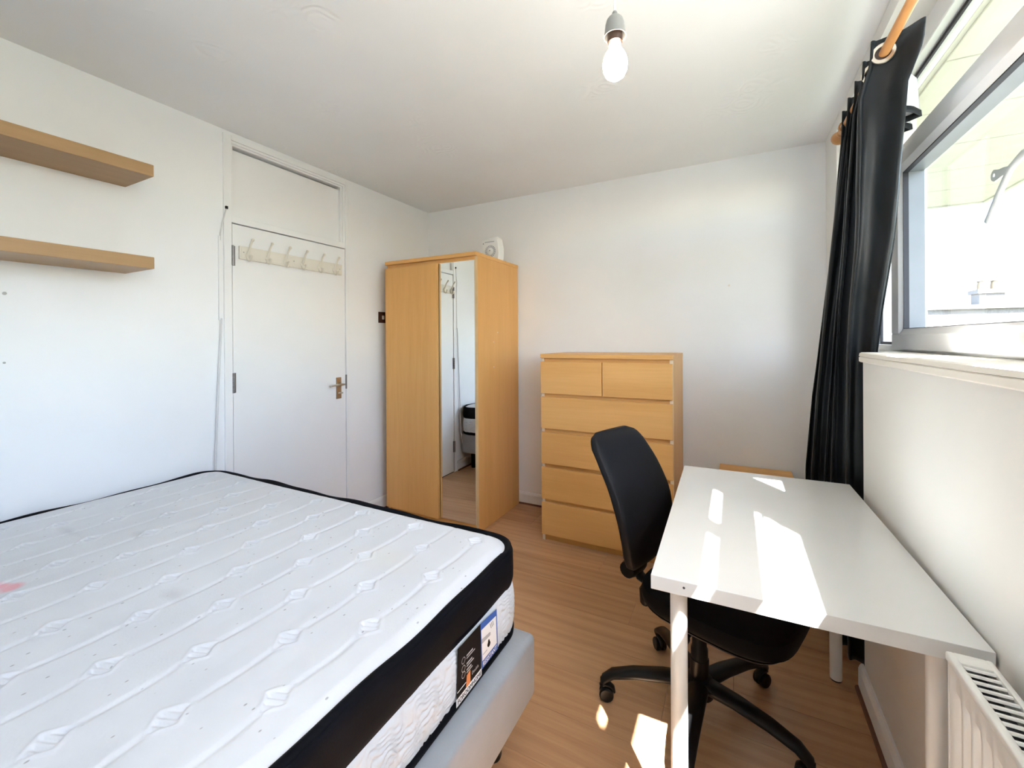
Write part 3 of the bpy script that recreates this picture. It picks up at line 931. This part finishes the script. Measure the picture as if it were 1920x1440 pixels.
# ------------------------------------------------------------------ coat hook rail on the door
cr = thing('coat_hook_rail', (XL + .003, 1.76, 1.778), 'cream board with six cream double coat hooks on the door', 'coat rack')
bx = XL + .0035
bd = link_mesh('board', MB().box(bx, bx + .016, 1.412, 2.112, 1.776, 1.850, .003), 'cream_board', cr)
link_mesh('board_face', MB().box(bx + .015, bx + .019, 1.420, 2.104, 1.784, 1.842, .002), 'cream_board', bd)
for yy in (1.432, 1.74, 2.09):
    link_mesh('screw', MB().lathe([(0.004, 0), (.003, .0012), (0, .0012)], (bx + .019, yy, 1.815), (1, 0, 0), 10, False), 'grey_plastic', bd)
hk = None
for i, yy in enumerate((1.452, 1.566, 1.680, 1.797, 1.922, 2.040)):
    if hk is None:
        x0 = bx + .0188
        mb = MB().lathe([(.0, 0), (.013, 0), (.013, .003), (.009, .007), (0, .008)], (x0, yy, 1.800), (1, 0, 0), 14, False)
        mb.tube([(x0 + .004, yy, 1.806), (x0 + .014, yy, 1.818), (x0 + .022, yy, 1.834), (x0 + .030, yy, 1.856), (x0 + .044, yy, 1.874), (x0 + .050, yy, 1.880)], [.008, .0075, .006, .0055, .006, .0065], 10)
        mb.tube([(x0 + .004, yy, 1.800), (x0 + .006, yy, 1.786), (x0 + .013, yy, 1.774), (x0 + .025, yy, 1.770), (x0 + .034, yy, 1.777), (x0 + .037, yy, 1.789)], [.008, .0085, .0075, .006, .0058, .006], 10)
        for c_ in ((x0 + .052, yy, 1.882), (x0 + .037, yy, 1.793)):
            mb.lathe([(.0, -.009), (.006, -.0065), (.009, 0), (.006, .0065), (0, .009)], c_, (0, 0, 1), 12, False)
        hk = link_mesh('hook', mb, 'cream_hook', cr, True)
        h0 = yy
    else:
        dup(hk, cr, (0, yy - h0, 0))

# ------------------------------------------------------------------ light switch, cable
ls = thing('light_switch', (XL, 2.515, 1.452), 'dark brown light switch with a white rocker beside the wardrobe', 'light switch')
link_mesh('plate', MB().box(XL, XL + .009, 2.470, 2.556, 1.455, 1.541, .003), 'switch_brown', ls)
link_mesh('rocker', MB().box(XL + .008, XL + .0135, 2.502, 2.524, 1.482, 1.512, .002), 'white_gloss', ls)

cb = thing('wall_cable', (XL + .01, 1.30, .10), 'thin white cable running down the wall beside the door frame', 'cable')
cx = XL + .008
mb = MB().tube([(FX + .004, 1.346, 2.046), (FX + .003, 1.340, 2.02), (cx, 1.328, 1.96), (cx, 1.3175, 1.90), (cx, 1.3155, 1.86)], .0040, 8)
mb.tube([(cx + .002, 1.318, 1.44), (cx + .004, 1.313, 1.34), (cx + .003, 1.306, 1.20), (cx + .004, 1.298, 1.05), (cx + .005, 1.290, .88), (cx + .006, 1.2815, .663), (cx + .010, 1.279, .45), (cx + .018, 1.27, .31), (cx + .022, 1.245, .22), (cx + .022, 1.20, .165), (cx + .02, 1.12, .145), (cx + .02, .98, .16), (cx + .02, .80, .15)], .0052, 8)
link_mesh('cord', mb, 'cable_white', cb, True)
link_mesh('trunking', MB().box(XL + .0003, XL + .011, 1.3075, 1.3225, 1.43, 1.885, .002), 'trim_paint', cb)
link_mesh('plug_end', MB().box(FX + .0005, FX + .011, 1.339, 1.352, 2.036, 2.052, .002), 'black_plastic', cb)

# ------------------------------------------------------------------ desk
DK = thing('desk', (.1055, 1.579, 0), 'white rectangular desk with round white legs under the window', 'desk', rz=math.radians(1.2))
tp = link_mesh('desktop', MB().box(-.30, .30, -.50, .50, .706, .740, .0012), 'white_laminate', DK, local=True)
link_mesh('nail_hole', MB().lathe([(0, 0), (.003, 0), (.002, .001), (0, .001)], (-.225, -.5, .726), (0, -1, 0), 8, False), 'gasket', tp, local=True)
for sx in (-1, 1):
    for sy in (-1, 1):
        x, y = sx * .242, sy * .440
        lg = link_mesh('leg', MB().lathe([(.0195, .006), (.020, .012), (.020, .700)], (x, y, 0), n=24), 'white_metal', DK, True, local=True)
        link_mesh('foot', MB().lathe([(.017, 0), (.019, .003), (.019, .0062)], (x, y, 0), n=20), 'black_plastic', lg, True, local=True)
        link_mesh('mounting_plate', MB().lathe([(.038, .698), (.040, .701), (.040, .7058)], (x, y, 0), n=20), 'white_metal', lg, True, local=True)

# ------------------------------------------------------------------ office chair, facing the desk
CH = thing('office_chair', (-.115, 1.62, 0), 'black office swivel chair pushed under the white desk', 'chair', rz=math.radians(-19))
# local frame: the sitter faces +x
def super_ring(w, d, n, e=4.0):
    P = []
    for k in range(n):
        a_ = 2 * PI * k / n
        c_, s_ = math.cos(a_), math.sin(a_)
        P.append((abs(c_) ** (2 / e) * math.copysign(1, c_) * d, abs(s_) ** (2 / e) * math.copysign(1, s_) * w))
    return P
def cushion(rings, n=48, e=4.0, cx=0.0, warp=None):
    mb = MB(); v = []
    for w, d_, z in rings:
        for px, py in super_ring(w, d_, n, e):
            q = (cx + px, py, z)
            v.append(warp(q) if warp else q)
    f = []
    for j in range(len(rings) - 1):
        f += [(j * n + i, j * n + (i + 1) % n, (j + 1) * n + (i + 1) % n, (j + 1) * n + i) for i in range(n)]
    f += [tuple(range(n - 1, -1, -1)), tuple(range((len(rings) - 1) * n, len(rings) * n))]
    return mb.add(v, f)
def seat_warp(q):
    x, y, z = q
    r = x - .085
    return (x, y, z - .9 * max(0, r - .13) ** 2 * (1 if z > .43 else .35) + .010 * math.exp(-((x + .145) / .06) ** 2))
seat = [(.175, .175, .415), (.215, .215, .420), (.228, .228, .435), (.230, .230, .455), (.225, .225, .475), (.205, .205, .487), (.15, .15, .491), (.05, .05, .490)]
link_mesh('seat', cushion(seat, cx=.085, warp=seat_warp), 'black_fabric', CH, True, local=True)
link_mesh('seat_pan', cushion([(.16, .17, .395), (.20, .205, .402), (.215, .215, .416), (.20, .20, .418)], cx=.085), 'black_plastic', CH, True, local=True)
# backrest: padded front, plastic shell behind, reclined and bowed
BZ0, BZ1 = .455, .945
def back_half(z):
    tz = (z - BZ0) / (BZ1 - BZ0)
    return float(np.interp(tz, [0, .04, .12, .3, .5, .75, .9, .97, 1.0], [.085, .120, .148, .175, .188, .182, .170, .150, .105]))
def back_x(z, y):
    tz = (z - BZ0) / (BZ1 - BZ0)
    lean = -.215 - .02 * tz - .125 * tz * tz + .030 * math.sin(PI * min(1, tz * 1.1))
    return lean + .30 * y * y
def back_mesh(front, back, shrink, nz=30, ny=22):
    A = np.zeros((nz, ny * 2, 3))
    for i in range(nz):
        tz = .5 - .5 * math.cos(PI * i / (nz - 1))
        z = BZ0 + (BZ1 - BZ0) * tz
        z = BZ0 + (z - BZ0) * (1 - shrink * .1) + shrink * .025
        hw = back_half(z) - shrink * .012
        edge = min(1.0, math.sin(PI * min(max(tz, .012), .988)) * 5.0)
        for j in range(ny):
            a_ = -PI / 2 + PI * j / (ny - 1)
            yy = hw * math.sin(a_)
            rnd = math.cos(a_) ** .45 if math.cos(a_) > 1e-6 else 0
            A[i, j] = (back_x(z, yy) + front * rnd * edge ** .5, yy, z)
            A[i, 2 * ny - 1 - j] = (back_x(z, yy) - back * rnd * edge ** .5, yy, z)
    mb = MB().grid(A, closed_v=True)
    n2 = ny * 2
    mb.f += [tuple(range(n2 - 1, -1, -1)), tuple(range((nz - 1) * n2, nz * n2))]
    return mb
link_mesh('backrest', back_mesh(.040, .012, 0), 'black_leather', CH, True, local=True, auto=60)
link_mesh('backrest_shell', back_mesh(-.010, .032, 1), 'black_plastic', CH, True, local=True, auto=60)
mb = MB().tube([(-.252, 0, .62), (-.262, 0, .52), (-.255, 0, .44), (-.225, 0, .395), (-.16, 0, .375), (-.04, 0, .378)], [.024, .026, .026, .026, .024, .022], 12, flat=.45, up=(1, 0, 0))
mb.lathe([(.0, -.05), (.030, -.05), (.034, -.03), (.034, .03), (.030, .05), (0, .05)], (-.255, 0, .425), (0, 1, 0), 16, False)
link_mesh('back_support', mb, 'black_plastic', CH, True, local=True)
mb = MB().box(-.10, .12, -.075, .075, .335, .398, .014, 3).cyl((.03, -.20, .365), (.03, .02, .365), .008, 10)
mb.lathe([(.0, -.03), (.014, -.03), (.016, 0), (.014, .03), (0, .03)], (.03, -.20, .365), (0, 1, 0), 14, False)
mb.lathe([(.012, 0), (.020, .01), (.022, .06), (.018, .066), (0, .066)], (-.20, -.01, .30), (0, 0, 1), 14)
link_mesh('tilt_mechanism', mb, 'black_plastic', CH, True, local=True)
col = link_mesh('gas_column', MB().lathe([(.028, .095), (.028, .235), (.024, .24), (.022, .345)], n=20), 'black_plastic', CH, True, local=True)
link_mesh('column_sleeve', MB().lathe([(.031, .10), (.031, .20), (.028, .203)], n=20), 'black_plastic', col, True, local=True)
link_mesh('base_hub', MB().lathe([(.030, .070), (.045, .078), (.048, .11), (.042, .135), (.030, .142)], n=24), 'black_plastic', CH, True, local=True)
BA = math.radians(195 + 19)
leg0 = None
for k in range(5):
    a_ = BA + k * 2 * PI / 5
    if leg0 is None:
        mb = MB().tube([(.030, 0, .118), (.12, 0, .120), (.22, 0, .112), (.295, 0, .096), (.325, 0, .074), (.330, 0, .060)], [.034, .031, .027, .024, .021, .016], 14, flat=.62)
        leg0 = link_mesh('star_leg', mb, 'black_plastic', CH, True, local=True)
        cs = MB().cyl((.330, 0, .045), (.330, 0, .075), .010, 10)
        cs.lathe([(.0, -.022), (.021, -.022), (.025, -.018), (.025, -.006), (.020, -.005), (.020, .005), (.025, .006), (.025, .018), (.021, .022), (0, .022)], (.318, 0, .0252), (0, 1, 0), 22, False)
        cs.tube([(.340, 0, .048), (.328, 0, .056), (.308, 0, .056), (.294, 0, .046), (.289, 0, .030)], [.010, .014, .0145, .012, .008], 10, flat=.5)
        link_mesh('caster', cs, 'black_plastic', leg0, True, local=True)
        leg0.rotation_euler = (0, 0, a_)
    else:
        lg = dup(leg0, CH)
        lg.rotation_euler = (0, 0, a_)

# ------------------------------------------------------------------ radiator under the window
RX0, RX1, RY0, RY1, RZ0, RZ1 = .336, .398, -.15, 1.052, .14, .742
rd = thing('radiator', ((RX0 + RX1) / 2, (RY0 + RY1) / 2, RZ0), 'white fluted panel radiator on the wall below the window', 'radiator')
pitch = .0333
prof = []
yy = RY0 + .012
ny = int((RY1 - RY0 - .030) / pitch)
yy0 = RY0 + ((RY1 - RY0) - ny * pitch) / 2
prof = [(RY0 + .001, 0)]
for k in range(ny):
    y0 = yy0 + k * pitch
    prof += [(y0 + .004, 0), (y0 + .008, .0065), (y0 + .013, .009), (y0 + .020, .009), (y0 + .025, .0065), (y0 + .029, 0)]
prof.append((RY1 - .001, 0))
rows = [(RZ0, 0), (RZ0 + .035, 0), (RZ0 + .048, 1), (RZ1 - .072, 1), (RZ1 - .055, 0), (RZ1 - .026, 0), (RZ1 - .020, -.4), (RZ1 - .016, -.4)]
A = np.zeros((len(rows), len(prof), 3))
for i, (z, s_) in enumerate(rows):
    for j, (y_, dx) in enumerate(prof):
        A[i, j] = (RX0 + .006 + (dx * s_ if s_ > 0 else -.004 * s_ * -1 * 1), y_, z)
link_mesh('front_panel', MB().grid(A).box(RX0 + .016, RX0 + .020, RY0 + .002, RY1 - .002, RZ0, RZ1 - .016), 'white_gloss', rd, True, auto=50)
mb = MB()
mb.box(RX0, RX0 + .013, RY0, RY1, RZ1 - .016, RZ1, .004, 3).box(RX1 - .010, RX1, RY0, RY1, RZ1 - .016, RZ1, .003)
mb.box(RX0 + .010, RX1 - .008, RY1 - .030, RY1, RZ1 - .012, RZ1, .003).box(RX0 + .010, RX1 - .008, RY0, RY0 + .030, RZ1 - .012, RZ1, .003)
tgr = link_mesh('top_grille', mb, 'white_gloss', rd, True)
sl0 = None
k = 0
y_ = RY1 - .0355
while y_ > RY0 + .033:
    if sl0 is None:
        mb = MB().prism([(y_ - .0035, RZ1 - .005), (y_ - .002, RZ1 - .0025), (y_ + .002, RZ1 - .0025), (y_ + .0035, RZ1 - .005), (y_ + .002, RZ1 - .0065), (y_ - .002, RZ1 - .0065)], 'x', RX0 + .011, RX1 - .009)
        sl0 = link_mesh('slat', mb, 'white_gloss', tgr)
        ys0 = y_
    else:
        dup(sl0, tgr, (0, y_ - ys0, 0))
    y_ -= .0172
for y0_, y1_ in ((RY1 - .0025, RY1 + .0005), (RY0 - .0005, RY0 + .0025)):
    link_mesh('end_cover', MB().box(RX0 + .004, RX1 - .002, y0_, y1_, RZ0, RZ1 - .014, .0012), 'white_gloss', rd)
link_mesh('cavity_shade_box', MB().box(RX0 + .021, RX1 - .013, RY0 + .004, RY1 - .004, RZ0, RZ1 - .030), 'gasket', rd)  # dark box standing in for the shade between the grille slats
link_mesh('back_plate', MB().box(RX1 - .012, RX1 - .006, RY0 + .004, RY1 - .004, RZ0, RZ1 - .02), 'grey_plastic', rd)  # grey instead of white, putting the shade inside the radiator into the colour
for y_ in (RY0 + .2, RY1 - .2):
    link_mesh('wall_bracket', MB().box(RX1 - .007, XB - .0005, y_ - .02, y_ + .02, RZ0 + .1, RZ1 - .12), 'white_metal', rd)

# ------------------------------------------------------------------ curtain rod and curtain
RA, RB = Vector((.376, -.75, 2.085)), Vector((.392, 2.175, 2.150))
rod = thing('curtain_rod', (.385, .7, 2.06), 'orange-brown wooden curtain rod with a turned end above the window', 'curtain rod')
link_mesh('pole', MB().cyl(RA, RB, .0125, 16), 'rod_wood', rod, True)
mb = MB()
dirv = (RB - RA).normalized()
mb.lathe([(.0125, -.006), (.016, 0), (.016, .008), (.010, .014), (.013, .024), (.024, .040), (.028, .056), (.022, .072), (.008, .080), (0, .081)], RB, dirv, 18, False)
link_mesh('finial', mb, 'rod_wood', rod, True)
for yb in (2.115, -.60):
    p = RA + dirv * ((yb - RA.y) / dirv.y)
    mb = MB().lathe([(.016, -.007), (.022, -.007), (.022, .007), (.016, .007), (.016, -.007)], p, dirv, 18, False)
    mb.tube([(p.x + .018, yb, p.z), (XR - .02, yb, p.z + .0)], .009, 10)
    mb.lathe([(.028, 0), (.026, .010), (.014, .016), (0, .016)], (XR, yb, p.z), (-1, 0, 0), 18, False)
    link_mesh('bracket', mb, 'rod_wood', rod, True)

CUR = thing('curtain', (.37, 2.0, .03), 'long dark charcoal velvet eyelet curtain hanging beside the window', 'curtain')
def rod_z(y):
    return RA.z + (y - RA.y) / (RB.y - RA.y) * (RB.z - RA.z)
YN = [(0.0, 2.085), (.80, 2.075), (1.22, 2.05), (1.42, 1.93), (1.62, 1.775), (1.76, 1.70), (1.92, 1.635), (2.02, 1.60), (2.13, 1.555), (2.3, 1.55)]
YF = [(0.0, 2.56), (.70, 2.50), (1.05, 2.44), (1.48, 2.34), (1.80, 2.26), (2.05, 2.16), (2.3, 2.12)]
XN = [(0.0, .438), (1.2, .428), (1.5, .410), (1.8, .392), (2.04, .386), (2.12, .408), (2.3, .418)]
XF = [(0.0, .305), (.70, .312), (1.05, .335), (1.48, .376), (1.80, .408), (2.05, .425), (2.3, .425)]
AM = [(0.0, .034), (.7, .036), (1.2, .036), (1.7, .044), (2.0, .051), (2.3, .053)]
NW = 5
def curtain_surface(zs, ns, off=0.0, s0=0.0, s1=1.0):
    A = np.zeros((len(zs), ns, 3))
    s = np.linspace(s0, s1, ns)
    for i, z in enumerate(zs):
        yn, yf, xn, xf, am = (interp(t_, z) for t_ in (YN, YF, XN, XF, AM))
        ph = 2 * PI * NW * s + PI * .5 + .25 * np.sin(z * 2.3 + s * 9)
        tri = np.sin(ph)
        wav = np.sign(tri) * np.abs(tri) ** .8
        loose = 1 + .22 * np.sin(s * 17 + 2.0) * (1 - smoothstep(1.6, 2.1, np.array(z)))
        A[i, :, 0] = xn + (xf - xn) * s + am * wav * loose * (1 - .10 * s)
        fold = .25 * (yf - yn) / NW / 2 * np.sin(2 * ph + .6)
        A[i, :, 1] = yn + (yf - yn) * s + fold + .011 * np.sin(2 * PI * NW * 4.3 * s + 1.0 + .5 * np.sin(z * 3)) * (1 - smoothstep(1.85, 2.10, np.array(z)) * .8)
        zz_ = z + (rod_z(A[i, :, 1]) - 2.14) * smoothstep(1.4, 2.1, np.array(z))
        A[i, :, 2] = zz_
    if off:
        du = np.gradient(A, axis=1); dv = np.gradient(A, axis=0)
        nrm = np.cross(du, dv); nrm /= np.linalg.norm(nrm, axis=2)[..., None] + 1e-9
        A = A + nrm * off
    return A
zs = np.linspace(2.185, .035, 90)
fab = link_mesh('fabric', MB().grid(curtain_surface(zs, 200)), 'curtain_velvet', CUR, True, auto=0)
so_ = fab.modifiers.new('thickness', 'SOLIDIFY'); so_.thickness = .003; so_.offset = 0
# white lining turned out on the window side, edged with a dark hem
def lining_sheet(plan, z0, z1, name):
    pts = np.array(plan)
    tt = np.linspace(0, 1, 15)
    px = np.interp(tt, np.linspace(0, 1, len(pts)), pts[:, 0]); py = np.interp(tt, np.linspace(0, 1, len(pts)), pts[:, 1])
    def sheet(za, zb, n, grow=0.0):
        A = np.zeros((n, 15, 3))
        for i, z in enumerate(np.linspace(za, zb, n)):
            f_ = 1 + .25 * (z0 - z) / .2
            A[i, :, 0] = .43 + (px - .43) * f_ + grow; A[i, :, 1] = py - grow; A[i, :, 2] = z - .05 * (px - .43)
        return MB().grid(A)
    o = link_mesh('lining', sheet(z0, z1, 10), 'lining', CUR, True, auto=0)
    md_ = o.modifiers.new('thickness', 'SOLIDIFY'); md_.thickness = .002
    h = link_mesh('lining_hem', sheet(z1 + .014, z1 - .004, 3, .0022), 'curtain_hem', o, True, auto=0)
    md_ = h.modifiers.new('thickness', 'SOLIDIFY'); md_.thickness = .003
lining_sheet([(.425, 1.650), (.465, 1.675), (.492, 1.715), (.470, 1.745), (.430, 1.765)], 2.10, 1.985, 'a')
lining_sheet([(.425, 1.79), (.470, 1.80), (.503, 1.835), (.480, 1.86), (.440, 1.875)], 2.11, 1.995, 'b')
# eyelets where the cloth crosses the rod
for k in range(2 * NW):
    s_ = (k + .5) / (2 * NW)
    row_ = curtain_surface(np.array([2.146, 2.140, 2.134]), 2001)
    j = int(s_ * 2000)
    j0 = max(0, j - 90); j1 = min(2000, j + 90)
    seg = row_[1, j0:j1]
    zr = np.array([rod_z(q) for q in seg[:, 1]])
    rx = RA.x + (seg[:, 1] - RA.y) / (RB.y - RA.y) * (RB.x - RA.x)
    jj = j0 + int(np.argmin(np.abs(seg[:, 0] - rx)))
    pnt = Vector(row_[1, jj])
    tg = Vector(row_[1, min(jj + 3, 2000)] - row_[1, max(jj - 3, 0)]).normalized()
    nrm = tg.cross(Vector((0, 0, 1))).normalized()
    pnt.z = rod_z(pnt.y)
    if nrm.y > 0:
        nrm = -nrm
    pnt = pnt + nrm * .006
    mb = MB().lathe([(.0195, -.004), (.0285, -.004), (.030, 0), (.0285, .004), (.0195, .004), (.0185, 0), (.0195, -.004)], pnt, nrm, 26, False)
    if k in (0, 2):
        link_mesh('eyelet', mb, 'eyelet_metal', CUR, True)
    mb = MB().lathe([(.0198, -.003), (.0198, .0015)], pnt, nrm, 22, True)
    if k == 0:
        link_mesh('eyelet_hole', mb, 'brown_plastic', CUR, True)

# ------------------------------------------------------------------ pendant lamp
PX, PY = -.257, 1.05
pl = thing('pendant_lamp', (PX, PY, 1.94), 'bare lit bulb in a grey holder hanging from the ceiling', 'ceiling lamp')
link_mesh('ceiling_rose', MB().lathe([(.012, -.040), (.030, -.034), (.044, -.012), (.046, 0)], (PX, PY, H), n=28), 'white_gloss', pl, True)
link_mesh('cord', MB().tube([(PX, PY, 2.435), (PX + .001, PY, 2.28), (PX, PY, 2.112)], .0032, 8), 'white_gloss', pl, True)
hd = link_mesh('lamp_holder', MB().lathe([(.0045, 2.116), (.0065, 2.112), (.0075, 2.104), (.015, 2.101), (.0195, 2.095), (.0225, 2.085), (.0255, 2.062), (.0270, 2.054), (.0250, 2.054), (.0220, 2.078), (.005, 2.090)], (PX, PY, 0), n=28, cap=False), 'holder_grey', pl, True)
link_mesh('socket', MB().lathe([(.018, 2.085), (.0185, 2.046), (.0175, 2.040), (.014, 2.038)], (PX, PY, 0), n=24), 'brown_plastic', hd, True)
bl = MB().lathe([(.0135, 2.046), (.0138, 2.030), (.0155, 2.023), (.0225, 2.013), (.0280, 2.000), (.0298, 1.986), (.0280, 1.971), (.0225, 1.959), (.0130, 1.9515), (0, 1.949)], (PX, PY, 0), n=32, cap=False)
link_mesh('bulb', bl, 'lit_bulb', pl, True, auto=0)

# ------------------------------------------------------------------ outside the window
tag(link_mesh('ground', MB().box(-60, 160, -120, 200, -9.2, -9.0), 'ground'), 'open ground far below the window', 'ground', kind='structure')
OV0 = .87
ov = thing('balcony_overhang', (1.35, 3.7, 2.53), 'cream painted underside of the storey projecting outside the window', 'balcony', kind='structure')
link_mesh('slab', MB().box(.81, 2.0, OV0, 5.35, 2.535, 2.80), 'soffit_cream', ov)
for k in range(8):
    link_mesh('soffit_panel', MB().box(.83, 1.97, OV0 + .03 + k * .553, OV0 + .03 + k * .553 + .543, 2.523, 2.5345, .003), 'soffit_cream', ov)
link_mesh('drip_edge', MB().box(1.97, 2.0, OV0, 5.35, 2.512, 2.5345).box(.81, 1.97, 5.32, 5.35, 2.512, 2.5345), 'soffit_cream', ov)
fb = thing('far_building', (16, 38, -9.0), 'pale brick terrace with a chimney seen through the window', 'building')
link_mesh('wall', MB().box(-10, 40, 36, 44, -9.0, 3.05), 'far_brick', fb)
link_mesh('parapet', MB().box(-10.2, 40.2, 35.8, 44.2, 3.05, 3.3), 'far_brick', fb)
def at_y(u, yv):
    R_ = (u - 960) / F_PX
    dx = R_ * math.cos(YAW) - math.sin(YAW); dy = R_ * math.sin(YAW) + math.cos(YAW)
    return dx / dy * yv
cxx = at_y(1851, 37.0)
ck = link_mesh('chimney', MB().box(cxx - .55, cxx + .55, 36.4, 37.5, 3.3, 4.0).box(cxx - .65, cxx + .65, 36.3, 37.6, 4.0, 4.25), 'far_brick', fb)
for k in (-1, 1):
    link_mesh('chimney_pot', MB().lathe([(.18, 4.25), (.15, 4.75), (.19, 4.8)], (cxx + k * .3, 36.95, 0), n=14), 'far_pot', ck)
